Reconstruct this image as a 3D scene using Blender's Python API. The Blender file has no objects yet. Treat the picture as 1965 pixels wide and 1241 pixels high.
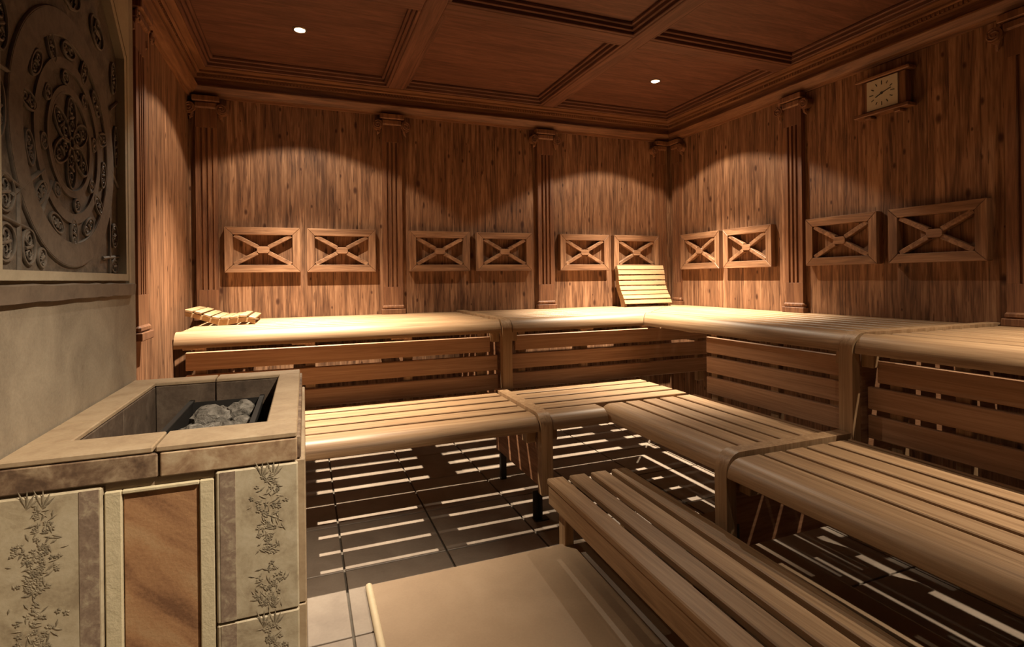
import bpy, bmesh, math, random
from mathutils import Vector, Matrix
random.seed(7)
SC = bpy.context.scene
COL = SC.collection
R = math.radians

# ------------------------------------------------------------------ camera
cam_d = bpy.data.cameras.new('camera')
cam = bpy.data.objects.new('camera', cam_d)
COL.objects.link(cam)
cam_d.sensor_width = 36.0
cam_d.lens = 18.692
cam_d.shift_y = -0.0441
cam_d.clip_start = 0.02
_yaw, _roll = R(-21.3315), R(-0.6613)
_fw = Vector((-math.sin(_yaw), math.cos(_yaw), 0)); _rt = Vector((math.cos(_yaw), math.sin(_yaw), 0)); _up = Vector((0, 0, 1))
_r2 = _rt * math.cos(_roll) + _up * math.sin(_roll); _u2 = -_rt * math.sin(_roll) + _up * math.cos(_roll)
cam.matrix_world = Matrix(((_r2.x, _u2.x, -_fw.x, -2.9743), (_r2.y, _u2.y, -_fw.y, -3.8077), (_r2.z, _u2.z, -_fw.z, 1.1104), (0, 0, 0, 1)))
SC.camera = cam

# ------------------------------------------------------------------ world, exposure
w = bpy.data.worlds.new('world'); SC.world = w; w.use_nodes = True
w.node_tree.nodes['Background'].inputs[0].default_value = (0, 0, 0, 1)
w.node_tree.nodes['Background'].inputs[1].default_value = 0.0
SC.view_settings.view_transform = 'Standard'
SC.view_settings.look = 'None'
SC.view_settings.gamma = 1.0
SC.view_settings.use_curve_mapping = False
SC.view_settings.exposure = -0.1

# lamp table: x, y of the recessed ceiling spots (panel height ZP), wide and narrow power
ZP = 2.48
LAMP_COL = (1.0, 0.845, 0.64)
# each: x, y, flood watts, beam watts, point the swivelling beam is aimed at (None = straight down)
LAMPS = [(-2.983, -0.69, 54, 960, None), (-0.672, -0.712, 54, 1200, None), (-0.50, -3.2, 7, 360, None), (-2.15, -3.42, 12, 330, (-3.02, -2.62, .62))]

# ------------------------------------------------------------------ materials
MATS = {}
def newmat(name):
    m = bpy.data.materials.new(name); m.use_nodes = True
    nt = m.node_tree
    b = nt.nodes['Principled BSDF']
    MATS[name] = m
    return m, nt, b
def ramp(nt, fac, stops):
    r = nt.nodes.new('ShaderNodeValToRGB')
    e = r.color_ramp.elements
    e[0].position, e[0].color = stops[0][0], (*stops[0][1], 1)
    e[1].position, e[1].color = stops[-1][0], (*stops[-1][1], 1)
    for p, c in stops[1:-1]:
        x = e.new(p); x.color = (*c, 1)
    nt.links.new(fac, r.inputs[0])
    return r.outputs[0]
def mathn(nt, op, a, b=None):
    n = nt.nodes.new('ShaderNodeMath'); n.operation = op
    for i, v in enumerate((a, b)):
        if v is None: continue
        if isinstance(v, (int, float)): n.inputs[i].default_value = v
        else: nt.links.new(v, n.inputs[i])
    return n.outputs[0]
def mix(nt, fac, a, b, mode='MIX'):
    n = nt.nodes.new('ShaderNodeMix'); n.data_type = 'RGBA'; n.blend_type = mode
    for sock, v in ((n.inputs[0], fac), (n.inputs[6], a), (n.inputs[7], b)):
        if isinstance(v, (int, float)): sock.default_value = v
        elif isinstance(v, tuple): sock.default_value = (*v, 1)
        else: nt.links.new(v, sock)
    return n.outputs[2]
def pos(nt, rnd=True, scale=(1, 1, 1), coord='pos'):
    g = nt.nodes.new('ShaderNodeNewGeometry')
    out = g.outputs['Position']
    if rnd:
        oi = nt.nodes.new('ShaderNodeObjectInfo')
        vm = nt.nodes.new('ShaderNodeVectorMath'); vm.operation = 'SCALE'
        vm.inputs[0].default_value = (7.3, 11.7, 5.1)
        nt.links.new(oi.outputs['Random'], vm.inputs['Scale'])
        ad = nt.nodes.new('ShaderNodeVectorMath'); ad.operation = 'ADD'
        nt.links.new(out, ad.inputs[0]); nt.links.new(vm.outputs[0], ad.inputs[1])
        out = ad.outputs[0]
    mp = nt.nodes.new('ShaderNodeVectorMath'); mp.operation = 'MULTIPLY'
    mp.inputs[1].default_value = scale
    nt.links.new(out, mp.inputs[0])
    return mp.outputs[0]
def noise(nt, vec, scale, detail=3, rough=.55, dist=0.0):
    n = nt.nodes.new('ShaderNodeTexNoise')
    n.inputs['Scale'].default_value = scale; n.inputs['Detail'].default_value = detail
    n.inputs['Roughness'].default_value = rough; n.inputs['Distortion'].default_value = dist
    nt.links.new(vec, n.inputs['Vector'])
    return n.outputs[0]
def bump(nt, b, h, strength, dist=.002):
    n = nt.nodes.new('ShaderNodeBump'); n.inputs['Strength'].default_value = strength; n.inputs['Distance'].default_value = dist
    nt.links.new(h, n.inputs['Height']); nt.links.new(n.outputs[0], b.inputs['Normal'])
def wood(name, dark, mid, light, axis, grain=26, stretch=.06, knots=0.0, rough=.5, var=.18, fine=130, spec=.35, knot_scale=8.5, knot_col=(.045, .014, .006)):
    m, nt, b = newmat(name)
    s = [1, 1, 1]; s['xyz'.index(axis)] = stretch
    v = pos(nt, True, tuple(s))
    n1 = noise(nt, v, grain, 4, .6, 1.1)
    n2 = noise(nt, v, fine, 2, .6)
    g = mathn(nt, 'ADD', mathn(nt, 'MULTIPLY', n1, .72), mathn(nt, 'MULTIPLY', n2, .28))
    col = ramp(nt, g, [(.34, dark), (.50, mid), (.64, light)])
    if knots > 0:
        s2 = [1, 1, 1]; s2['xyz'.index(axis)] = .52
        v2 = pos(nt, True, tuple(s2))
        wob = noise(nt, v2, 9, 2)
        sx = nt.nodes.new('ShaderNodeSeparateXYZ'); nt.links.new(v2, sx.inputs[0])
        cb = nt.nodes.new('ShaderNodeCombineXYZ')
        nt.links.new(mathn(nt, 'SUBTRACT', sx.outputs[0], sx.outputs[1]), cb.inputs[0]); nt.links.new(sx.outputs[2], cb.inputs[1])
        vo = nt.nodes.new('ShaderNodeTexVoronoi'); vo.voronoi_dimensions = '2D'; vo.inputs['Scale'].default_value = knot_scale
        vo.inputs['Randomness'].default_value = 1.0
        nt.links.new(cb.outputs[0], vo.inputs['Vector'])
        d = mathn(nt, 'ADD', vo.outputs['Distance'], mathn(nt, 'MULTIPLY', mathn(nt, 'SUBTRACT', wob, .5), .09))
        sc_ = nt.nodes.new('ShaderNodeSeparateColor'); nt.links.new(vo.outputs['Color'], sc_.inputs[0])
        has = mathn(nt, 'GREATER_THAN', sc_.outputs[0], .48)
        d = mathn(nt, 'DIVIDE', d, mathn(nt, 'ADD', mathn(nt, 'MULTIPLY', sc_.outputs[1], .95), .35))
        k = ramp(nt, d, [(.035, (1, 1, 1)), (.065, (.75, .75, .75)), (.115, (0, 0, 0))])
        col = mix(nt, mathn(nt, 'MULTIPLY', mathn(nt, 'MULTIPLY', k, knots), has), col, knot_col)
        # long dark pitch streaks
        s3 = [1, 1, 1]; s3['xyz'.index(axis)] = .09
        v3 = pos(nt, True, tuple(s3))
        st = noise(nt, v3, 38, 2, .5)
        sk = ramp(nt, st, [(.58, (0, 0, 0)), (.70, (1, 1, 1))])
        col = mix(nt, mathn(nt, 'MULTIPLY', sk, .6 * knots), col, knot_col)
        s4 = [1, 1, 1]; s4['xyz'.index(axis)] = .11
        da = noise(nt, pos(nt, True, tuple(s4)), 75, 2, .5)
        dk = ramp(nt, da, [(.64, (0, 0, 0)), (.71, (1, 1, 1))])
        col = mix(nt, mathn(nt, 'MULTIPLY', dk, .7 * knots), col, knot_col)
    oi = nt.nodes.new('ShaderNodeObjectInfo')
    f = mathn(nt, 'ADD', mathn(nt, 'MULTIPLY', oi.outputs['Random'], var), 1 - var * .5)
    hs = nt.nodes.new('ShaderNodeHueSaturation'); nt.links.new(col, hs.inputs['Color']); nt.links.new(f, hs.inputs['Value'])
    nt.links.new(hs.outputs[0], b.inputs['Base Color'])
    b.inputs['Roughness'].default_value = rough
    b.inputs['Specular IOR Level'].default_value = spec
    bump(nt, b, g, .25, .0015)
    return m
def stone(name, stops, scale=18, rough=.75, bumps=.4, fine=120, dist=.002, rnd=True, stretch=(1, 1, 1), distort=.6):
    m, nt, b = newmat(name)
    v = pos(nt, rnd, stretch)
    n1 = noise(nt, v, scale, 5, .6, distort); n2 = noise(nt, v, fine, 3, .6)
    g = mathn(nt, 'ADD', mathn(nt, 'MULTIPLY', n1, .75), mathn(nt, 'MULTIPLY', n2, .25))
    nt.links.new(ramp(nt, g, stops), b.inputs['Base Color'])
    b.inputs['Roughness'].default_value = rough
    bump(nt, b, g, bumps, dist)
    return m
def plain(name, col, rough=.5, metal=0.0, emit=0.0, ecol=None):
    m, nt, b = newmat(name)
    b.inputs['Base Color'].default_value = (*col, 1); b.inputs['Roughness'].default_value = rough; b.inputs['Metallic'].default_value = metal
    if emit: b.inputs['Emission Color'].default_value = (*(ecol or col), 1); b.inputs['Emission Strength'].default_value = emit
    return m

WALLW = ((.075, .034, .017), (.200, .096, .048), (.330, .176, .094))
wood('wall_wood', *WALLW, 'z', grain=30, knots=.9, rough=.6, var=.30, spec=.25)
wood('trim_wood', (.085, .033, .015), (.165, .070, .032), (.24, .112, .052), 'z', grain=30, rough=.55, var=.1)
wood('trim_wood_x', (.085, .033, .015), (.165, .070, .032), (.24, .112, .052), 'x', grain=30, rough=.55, var=.1)
wood('trim_wood_y', (.085, .033, .015), (.165, .070, .032), (.24, .112, .052), 'y', grain=30, rough=.55, var=.1)
wood('ceiling_wood', (.065, .024, .014), (.112, .044, .026), (.155, .064, .038), 'x', grain=22, stretch=.12, rough=.6, var=.1, knots=.25)
wood('ceil_x', (.068, .026, .015), (.120, .049, .029), (.165, .070, .042), 'x', grain=26, rough=.6, var=.05)
wood('ceil_y', (.068, .026, .015), (.120, .049, .029), (.165, .070, .042), 'y', grain=26, rough=.6, var=.05)
BENCH = ((.235, .135, .066), (.335, .203, .106), (.43, .275, .152))
for ax in 'xyz':
    wood('bench_' + ax, *BENCH, ax, grain=42, stretch=.03, rough=.46, var=.2, fine=190, spec=.38)
BOARD = ((.29, .152, .080), (.395, .218, .120), (.49, .29, .168))
for ax in 'xyz':
    wood('board_' + ax, *BOARD, ax, grain=46, stretch=.03, rough=.5, var=.12, fine=190, spec=.35)
FRAME = ((.125, .059, .030), (.225, .113, .058), (.345, .188, .100))
for ax in 'xyz':
    wood('frame_' + ax, *FRAME, ax, grain=30, rough=.5, var=.2)
wood('frame_d', *FRAME, 'x', grain=30, stretch=.4, rough=.5, var=.2)
wood('panel_dark', (.15, .064, .030), (.28, .130, .064), (.40, .205, .108), 'x', grain=16, stretch=.12, rough=.6)
wood('panel_dark_y', (.15, .064, .030), (.28, .130, .064), (.40, .205, .108), 'y', grain=16, stretch=.12, rough=.6)
for ax in 'xy':
    wood('rest_' + ax, (.30, .185, .092), (.37, .24, .125), (.44, .295, .16), ax, grain=40, rough=.45, var=.08)
stone('plaster', [(.32, (.195, .153, .106)), (.5, (.275, .222, .157)), (.68, (.35, .288, .207))], scale=6, rough=.9, bumps=.35, fine=160, dist=.003, rnd=False)
stone('plaster_light', [(.3, (.32, .26, .175)), (.7, (.42, .35, .245))], scale=9, rough=.9, bumps=.4, fine=140, dist=.003, rnd=False)
stone('ledge_stone', [(.3, (.12, .085, .058)), (.7, (.20, .145, .10))], scale=14, rough=.85, bumps=.3)
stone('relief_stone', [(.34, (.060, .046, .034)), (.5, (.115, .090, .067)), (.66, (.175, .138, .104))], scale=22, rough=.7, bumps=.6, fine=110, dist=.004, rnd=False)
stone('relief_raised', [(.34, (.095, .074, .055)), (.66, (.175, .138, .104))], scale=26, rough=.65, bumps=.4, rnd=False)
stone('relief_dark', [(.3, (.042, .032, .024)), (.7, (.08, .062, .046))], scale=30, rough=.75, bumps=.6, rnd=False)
stone('rim_tile', [(.3, (.30, .205, .125)), (.5, (.40, .29, .18)), (.7, (.47, .36, .24))], scale=12, rough=.55, bumps=.2)
stone('brown_tile', [(.36, (.105, .062, .038)), (.47, (.185, .115, .070)), (.55, (.27, .185, .115)), (.64, (.38, .28, .18))], scale=26, rough=.6, bumps=.3, fine=90)
stone('band_light', [(.36, (.25, .148, .084)), (.48, (.37, .245, .145)), (.56, (.44, .315, .195)), (.64, (.51, .39, .255))], scale=26, rough=.6, bumps=.3, fine=90)
stone('inner_tile', [(.34, (.068, .046, .032)), (.5, (.115, .080, .056)), (.66, (.17, .125, .09))], scale=16, rough=.6, bumps=.2)  # lining tone lowered: shade inside the heater is put into the colour
stone('flower_tile', [(.34, (.33, .26, .17)), (.44, (.43, .35, .235)), (.52, (.49, .41, .28)), (.66, (.56, .48, .345))], scale=17, rough=.6, bumps=.5, fine=120)
stone('purple_band', [(.36, (.205, .140, .100)), (.5, (.285, .205, .146)), (.64, (.43, .35, .24))], scale=45, rough=.65, bumps=.4, fine=190)
stone('flower_green', [(.35, (.15, .125, .085)), (.5, (.26, .21, .14)), (.65, (.42, .35, .24))], scale=70, rough=.6, bumps=.2)
stone('mortar', [(.3, (.54, .455, .29)), (.7, (.66, .565, .38))], scale=30, rough=.95, bumps=.7, fine=220, dist=.003)
stone('mortar_dark', [(.3, (.24, .17, .11)), (.7, (.32, .235, .155))], scale=30, rough=.95, bumps=.5, fine=200)
stone('grout', [(.3, (.075, .060, .045)), (.7, (.11, .09, .07))], scale=30, rough=.95, bumps=.3)
stone('floor_tile', [(.3, (.195, .150, .116)), (.5, (.245, .193, .150)), (.7, (.295, .240, .188))], scale=7, rough=.42, bumps=.12, fine=90, dist=.001)
stone('mat', [(.25, (.205, .130, .074)), (.5, (.255, .168, .098)), (.75, (.305, .208, .128))], scale=3.5, rough=.55, bumps=.08, fine=110, dist=.001, rnd=False, distort=.3)
stone('mat_edge', [(.3, (.46, .36, .23)), (.7, (.54, .44, .29))], scale=20, rough=.6, bumps=.1)
stone('rock', [(.34, (.07, .06, .05)), (.5, (.19, .17, .145)), (.64, (.33, .30, .265))], scale=34, rough=.95, bumps=1.0, fine=120, dist=.012)
plain('cage_metal', (.022, .019, .017), .6, .2)
plain('foot_metal', (.06, .052, .045), .45, .8)
plain('dial', (.50, .44, .32), .5)
plain('ink', (.03, .025, .02), .6)
plain('lamp_ring', (.42, .35, .26), .3, .9)
plain('lamp_cup', (.25, .2, .15), .4, .6)
plain('bulb', (1, .9, .75), .4, 0, 60, (1, .84, .62))
# sandstone with diagonal veins
m, nt, b = newmat('orange_stone')
v = pos(nt, False)
rot = nt.nodes.new('ShaderNodeVectorRotate'); rot.rotation_type = 'Y_AXIS'; rot.inputs['Angle'].default_value = R(-40)
nt.links.new(v, rot.inputs['Vector'])
mp = nt.nodes.new('ShaderNodeVectorMath'); mp.operation = 'MULTIPLY'; mp.inputs[1].default_value = (.32, 1, 1); nt.links.new(rot.outputs[0], mp.inputs[0])
n1 = noise(nt, mp.outputs[0], 15, 3, .5, .5); n2 = noise(nt, v, 160, 3)
g = mathn(nt, 'ADD', mathn(nt, 'MULTIPLY', n1, .85), mathn(nt, 'MULTIPLY', n2, .15))
nt.links.new(ramp(nt, g, [(.37, (.19, .088, .040)), (.45, (.32, .160, .074)), (.53, (.40, .212, .098)), (.62, (.45, .27, .135))]), b.inputs['Base Color'])
b.inputs['Roughness'].default_value = .9
bump(nt, b, n2, .3, .002)

# ------------------------------------------------------------------ mesh helpers
CACHE = {}
def finish(bm, name, mat, smooth=None):
    bmesh.ops.recalc_face_normals(bm, faces=bm.faces)
    me = bpy.data.meshes.new(name); bm.to_mesh(me); bm.free()
    if smooth is not None:
        for p in me.polygons: p.use_smooth = True
        me.set_sharp_from_angle(angle=R(smooth))
    me.materials.append(MATS[mat])
    return me
def link(name, me, parent=None, loc=(0, 0, 0), rot=(0, 0, 0)):
    o = bpy.data.objects.new(name, me); COL.objects.link(o)
    o.parent = parent; o.location = loc; o.rotation_euler = rot
    return o
def boxmesh(dx, dy, dz, mat, bev=.003):
    key = ('b', round(dx, 4), round(dy, 4), round(dz, 4), mat, bev)
    if key in CACHE: return CACHE[key]
    bm = bmesh.new(); bmesh.ops.create_cube(bm, size=1)
    bmesh.ops.scale(bm, vec=(dx, dy, dz), verts=bm.verts)
    bv = min(bev, dx * .3, dy * .3, dz * .3)
    if bv > 0: bmesh.ops.bevel(bm, geom=bm.edges[:], offset=bv, segments=1, affect='EDGES')
    CACHE[key] = finish(bm, 'box', mat)
    return CACHE[key]
def base(p):
    return p['base'] if p is not None and 'base' in p else (0, 0, 0)
def box(name, x0, x1, y0, y1, z0, z1, mat, parent=None, bev=.003, rot=(0, 0, 0)):
    """axis aligned box; coordinates relative to the root thing's frame (world for unrotated)"""
    x0, x1 = sorted((x0, x1)); y0, y1 = sorted((y0, y1)); z0, z1 = sorted((z0, z1))
    b0 = BASE.get(parent.name, (0, 0, 0)) if parent is not None else (0, 0, 0)
    c = ((x0 + x1) / 2, (y0 + y1) / 2, (z0 + z1) / 2)
    o = link(name, boxmesh(x1 - x0, y1 - y0, z1 - z0, mat, bev), parent, tuple(c[i] - b0[i] for i in range(3)), rot)
    BASE[o.name] = c
    return o
BASE = {}
def thing(name, label, cat, loc=(0, 0, 0), rotz=0, group=None, kind=None, local=False):
    o = bpy.data.objects.new(name, None); COL.objects.link(o)
    o.empty_display_size = .1
    o.location = loc; o.rotation_euler = (0, 0, rotz)
    o['label'] = label
    if cat: o['category'] = cat
    if group: o['group'] = group
    if kind: o['kind'] = kind
    BASE[o.name] = (0, 0, 0) if local else tuple(loc)
    return o
def obj(name, me, parent):
    b0 = BASE.get(parent.name, (0, 0, 0)) if parent is not None else (0, 0, 0)
    return link(name, me, parent, tuple(-v for v in b0))
def sub(o, parent):
    """re-base helper: meshes in world coords under a part"""
    return o
def PB(u, v, z): return (u, -v, z)
def PR(u, v, z): return (-v, u, z)
def extr(name, prof, u0, u1, P, mat, parent, smooth=40, m0=0, m1=0):
    """extrude a (v,z) profile along u; ends at u + m*v"""
    bm = bmesh.new()
    a = [bm.verts.new(P(u0 + m0 * v, v, z)) for v, z in prof]
    c = [bm.verts.new(P(u1 + m1 * v, v, z)) for v, z in prof]
    n = len(prof)
    for i in range(n): bm.faces.new((a[i], a[(i + 1) % n], c[(i + 1) % n], c[i]))
    bm.faces.new(a); bm.faces.new(c[::-1])
    return obj(name, finish(bm, name, mat, smooth), parent)
def tube(bm, pts, r, n=6, closed=False, flat=1.0, nrm=None):
    rings = []
    N = len(pts)
    pts = [Vector(p) for p in pts]
    for i, p in enumerate(pts):
        if closed: t = pts[(i + 1) % N] - pts[i - 1]
        else: t = pts[min(i + 1, N - 1)] - pts[max(i - 1, 0)]
        t.normalize()
        a = Vector(nrm) if nrm else (Vector((0, 0, 1)) if abs(t.z) < .9 else Vector((1, 0, 0)))
        s = t.cross(a); s.normalize(); a2 = s.cross(t)
        rr = r(i / max(1, N - 1)) if callable(r) else r
        rings.append([bm.verts.new(p + s * math.cos(2 * math.pi * k / n) * rr + a2 * math.sin(2 * math.pi * k / n) * rr * flat) for k in range(n)])
    for i in range(N if closed else N - 1):
        q, s = rings[i], rings[(i + 1) % N]
        for k in range(n): bm.faces.new((q[k], q[(k + 1) % n], s[(k + 1) % n], s[k]))
    if not closed:
        bm.faces.new(rings[0][::-1]); bm.faces.new(rings[-1])
def disc(bm, c, r, h, axis, n=24):
    """closed cylinder from c along axis vector * h"""
    ax = Vector(axis); t = Vector((0, 0, 1)) if abs(ax.z) < .9 else Vector((1, 0, 0))
    s = ax.cross(t).normalized(); q = ax.cross(s)
    A = [bm.verts.new(Vector(c) + s * math.cos(2 * math.pi * k / n) * r + q * math.sin(2 * math.pi * k / n) * r) for k in range(n)]
    B = [bm.verts.new(v.co + ax * h) for v in A]
    for k in range(n): bm.faces.new((A[k], A[(k + 1) % n], B[(k + 1) % n], B[k]))
    bm.faces.new(A[::-1]); bm.faces.new(B)

# ------------------------------------------------------------------ room shell
XL, YF = -3.64, -5.2          # left wall, wall behind the camera
def struct(name, label): return thing(name, label, None, kind='structure')
def shell(name, x0, x1, y0, y1, z0, z1, mat, label):
    o = box(name, x0, x1, y0, y1, z0, z1, mat, None, 0)
    o['kind'] = 'structure'; o['label'] = label
    return o
fl = shell('floor', XL - .1, .1, YF - .1, .1, -.12, -.008, 'grout', 'beige tiled floor under the benches with dark grout')
# tiles: joints run along x = -2.843 + .4 k and y = -2.08 + .4 k
gx, gy, pt, gj = -2.843, -2.08, .4, .008
for i in range(-2, 8):
    for j in range(-4, 6):
        x0, x1 = gx + i * pt + gj / 2, gx + (i + 1) * pt - gj / 2
        y0, y1 = gy + j * pt + gj / 2, gy + (j + 1) * pt - gj / 2
        x0, x1, y0, y1 = max(x0, XL + .002), min(x1, -.002), max(y0, YF + .02), min(y1, -.012)
        if x1 - x0 < .03 or y1 - y0 < .03: continue
        box('tile', x0, x1, y0, y1, -.010, 0, 'floor_tile', fl, .0015)
wb = shell('wall_back', XL - .12, .12, .008, .12, -.1, 2.62, 'trim_wood', 'back wall of knotty brown vertical boards')
WIDTHS = (.096, .132, .114, .088, .141, .105, .122)
def planks(parent, u0, u1, place, shift=0):
    u, i = u0, shift
    while u > u1 + .01:
        w_ = min(WIDTHS[i % 7], u - u1)
        place(u - w_ + .0002, u - .0002); u -= w_; i += 1
planks(wb, -.004, XL, lambda a, c: box('plank', a, c, -.004, .012, 0, 2.34, 'wall_wood', wb, .0009))
wr = shell('wall_right', .008, .12, YF, .008, -.1, 2.62, 'trim_wood', 'right wall of knotty brown vertical boards')
planks(wr, -.004, -4.2, lambda a, c: box('plank', -.004, .012, a, c, 0, 2.34, 'wall_wood', wr, .0009), 3)
wl = shell('wall_left', XL - .12, XL - .008, YF, .008, -.1, 2.62, 'trim_wood', 'left wall of brown vertical boards beside the plaster chimney breast')
planks(wl, -.004, -1.76, lambda a, c: box('plank', XL - .012, XL + .004, a, c, 0, 2.34, 'wall_wood', wl, .0009), 5)
wf = shell('wall_front', XL - .12, .12, YF - .12, YF, -.1, 2.62, 'trim_wood', 'wooden wall behind the camera')

# coffered ceiling
ce = shell('ceiling', XL - .12, .12, YF - .12, .12, ZP + .012, 2.62, 'ceil_x', 'dark red-brown coffered timber ceiling')
ZB = 2.42
BX = [-2.375, -1.225]; BY = [-1.29, -2.46, -3.63, -4.75]; BW = .05   # beam centres and half width
xs = [XL + .115] + [c + s * BW for c in BX for s in (-1, 1)] + [-.115]
ys = [-.115] + [c + s * BW for c in BY for s in (1, -1)]
colx = [(xs[0], xs[1]), (xs[2], xs[3]), (xs[4], xs[5])]
rowy = [(ys[0], ys[1]), (ys[2], ys[3]), (ys[4], ys[5]), (ys[6], ys[7])]
for (x0, x1) in colx:
    for (y0, y1) in rowy:
        box('coffer_panel', x0 - .01, x1 + .01, y0 + .01, y1 - .01, ZP, ZP + .012, 'ceiling_wood', ce, 0)
        # three stepped mouldings around every coffer
        for k in range(3):
            zt = ZP - .001; zb_ = ZB + .004 + k * .019
            a = .016 * k; t = .017
            for nm, q in (('moulding', (x0 + a, x1 - a, y0 - a, y0 - a - t, 'ceil_x')), ('moulding', (x0 + a, x1 - a, y1 + a, y1 + a + t, 'ceil_x')),
                          ('moulding', (x0 + a, x0 + a + t, y0 - a - t, y1 + a + t, 'ceil_y')), ('moulding', (x1 - a - t, x1 - a, y0 - a - t, y1 + a + t, 'ceil_y'))):
                box(nm, q[0], q[1], q[2], q[3], zb_, zt, q[4], ce, .003)
for c in BX: box('beam', c - BW, c + BW, -.12, YF, ZB, ZP + .01, 'ceil_y', ce, .004)
for c in BY:
    cuts = [XL + .1] + [v for q in BX for v in (q - BW, q + BW)] + [-.1]
    for k in range(0, 6, 2): box('beam', cuts[k], cuts[k + 1], c - BW, c + BW, ZB + .002, ZP + .01, 'ceil_x', ce, .004)

# cornices along the walls
CORN = [(.0, 2.262), (.018, 2.262), (.022, 2.275), (.034, 2.279), (.066, 2.318), (.066, 2.326), (.050, 2.330), (.050, 2.372), (.064, 2.376), (.064, 2.398), (.080, 2.402), (.080, 2.414), (.117, ZB), (.117, ZP), (.0, ZP)]
def cornice(name, u0, u1, P, mat, m0, m1, label):
    t = struct(name, label)
    extr('moulding', CORN, u0, u1, P, mat, t, 25, m0, m1)
    bm = bmesh.new()
    a, b2 = u0 + m0 * .07, u1 + m1 * .07
    u = min(a, b2) + .01
    while u < max(a, b2) - .015:
        c = [bm.verts.new(P(uu, v, z)) for uu in (u, u + .011) for v in (.060, .068) for z in (2.379, 2.396)]
        for f in ((0, 1, 3, 2), (4, 6, 7, 5), (0, 4, 5, 1), (2, 3, 7, 6), (0, 2, 6, 4), (1, 5, 7, 3)): bm.faces.new([c[i] for i in f])
        u += .02
    d = obj('dentil_strip', finish(bm, 'dentils', mat), t); d['kind'] = 'stuff'
    return t
def PLw(u, v, z): return (XL + v, u, z)
cornice('trim_1', XL, 0, PB, 'trim_wood_x', 1, -1, 'dark wooden cornice along the top of the back wall')
cornice('trim_2', YF, 0, PR, 'trim_wood_y', 0, -1, 'dark wooden cornice along the top of the right wall')
cornice('trim_3', -1.72, 0, PLw, 'trim_wood_y', 0, -1, 'dark wooden cornice above the left wood wall')

# ------------------------------------------------------------------ pilasters
def spiral(cx, cz, r0, r1, turns, sgn, n=26, a0=0):
    out = []
    for i in range(n):
        t = i / (n - 1); a = a0 + sgn * t * turns * 2 * math.pi; r = r0 + (r1 - r0) * t
        out.append((cx + r * math.cos(a), cz + r * math.sin(a)))
    return out
def pilaster(P, u, label, w_=.134, d=.035, z0=.8705, zt=2.262, group='fluted wooden pilasters on the walls', half=0):
    """half: -1 / +1 keeps one volute only (against a corner)"""
    base_ = P(u, 0, z0)
    t = thing('pilaster', label, 'pilaster', base_, 0, group)
    mat = 'trim_wood'
    h = w_ / 2
    # fluted shaft: profile in (u, v) extruded in z, three grooves
    prof = [(-h, .005), (-h, d)]
    for c in (-.030, 0, .030):
        prof += [(c - .008, d), (c - .0045, d - .012), (c + .0045, d - .012), (c + .008, d)]
    prof += [(h, d), (h, .005)]
    zf0, zf1 = z0 + .19, zt - .19
    def ext(name, pr, za, zb2, par):
        bm = bmesh.new()
        a = [bm.verts.new(P(u + q, v, za)) for q, v in pr]; c = [bm.verts.new(P(u + q, v, zb2)) for q, v in pr]
        for i in range(len(pr)): bm.faces.new((a[i], a[(i + 1) % len(pr)], c[(i + 1) % len(pr)], c[i]))
        bm.faces.new(a); bm.faces.new(c[::-1])
        return obj(name, finish(bm, name, mat), par)
    def blk(name, q0, q1, v0, v1, za, zb2, par, bev=.003):
        a = P(u + q0, v0 or .005, za); c = P(u + q1, v1, zb2)
        return box(name, a[0], c[0], a[1], c[1], za, zb2, mat, par, bev)
    ext('shaft', prof, zf0, zf1, t)
    blk('shaft_foot', -h, h, 0, d, z0 + .06, zf0, t, .001)
    blk('shaft_neck', -h, h, 0, d, zf1, zt - .06, t, .001)
    b1 = blk('plinth', -h - .016, h + .016, 0, d + .016, z0, z0 + .034, t)
    blk('plinth', -h - .009, h + .009, 0, d + .009, z0 + .034, z0 + .062, t, .008)
    blk('abacus', -h - .016, h + .016, 0, d + .026, zt - .032, zt + .004, t, .004)
    ec = blk('capital', -h - .004, h + .004, 0, d + .014, zt - .072, zt - .032, t, .008)
    for s in (-1, 1):
        if half and s != half: continue
        bm = bmesh.new()
        cu, cz = s * (h + .030), zt - .075
        ctr = P(u + cu, .005, cz); nv = Vector(P(0, 1, 0)).normalized()
        disc(bm, ctr, .034, d + .012, nv, 20)
        pts = [P(u + a, d + .016, z) for a, z in spiral(cu, cz, .029, .006, 1.75, -s, 30, math.pi / 2)]
        vo_ = obj('volute', finish(bm, 'volute', mat, 40), t)
        bm = bmesh.new(); tube(bm, pts, .0055, 6)
        link('scroll', finish(bm, 'scroll', mat, 40), vo_)
        bm = bmesh.new()   # leaf hanging under the scroll
        tube(bm, [P(u + cu - s * .010, d * .6, cz - .028), P(u + cu - s * .006, d * .8, cz - .050), P(u + cu + s * .004, d * .5, cz - .066)], lambda q: .018 * (1 - .7 * q), 6)
        obj('acanthus_leaf', finish(bm, 'leaf', mat, 50), t)
    return t
pilaster(PB, -3.535, 'fluted wooden pilaster on the back wall beside the left corner', w_=.12)
pilaster(PB, -2.393, 'fluted wooden pilaster between second and third wall headrests from left')
pilaster(PB, -1.21, 'fluted wooden pilaster between fourth and fifth wall headrests from left')
pilaster(PB, -.116, 'narrow corner pilaster on back wall beside the leaning slatted backrest', w_=.09, half=-1)
pilaster(PR, -.116, 'narrow corner pilaster on the right wall nearest the room corner', w_=.09, half=-1)
pilaster(PR, -1.275, 'fluted wooden pilaster on the right wall left of the square clock')
pilaster(PR, -2.47, 'wide fluted wooden pilaster at the right edge of the photo', w_=.16)
pilaster(PLw, -1.16, 'dark fluted wooden pilaster on left wall beside the plaster', w_=.15)

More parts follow.
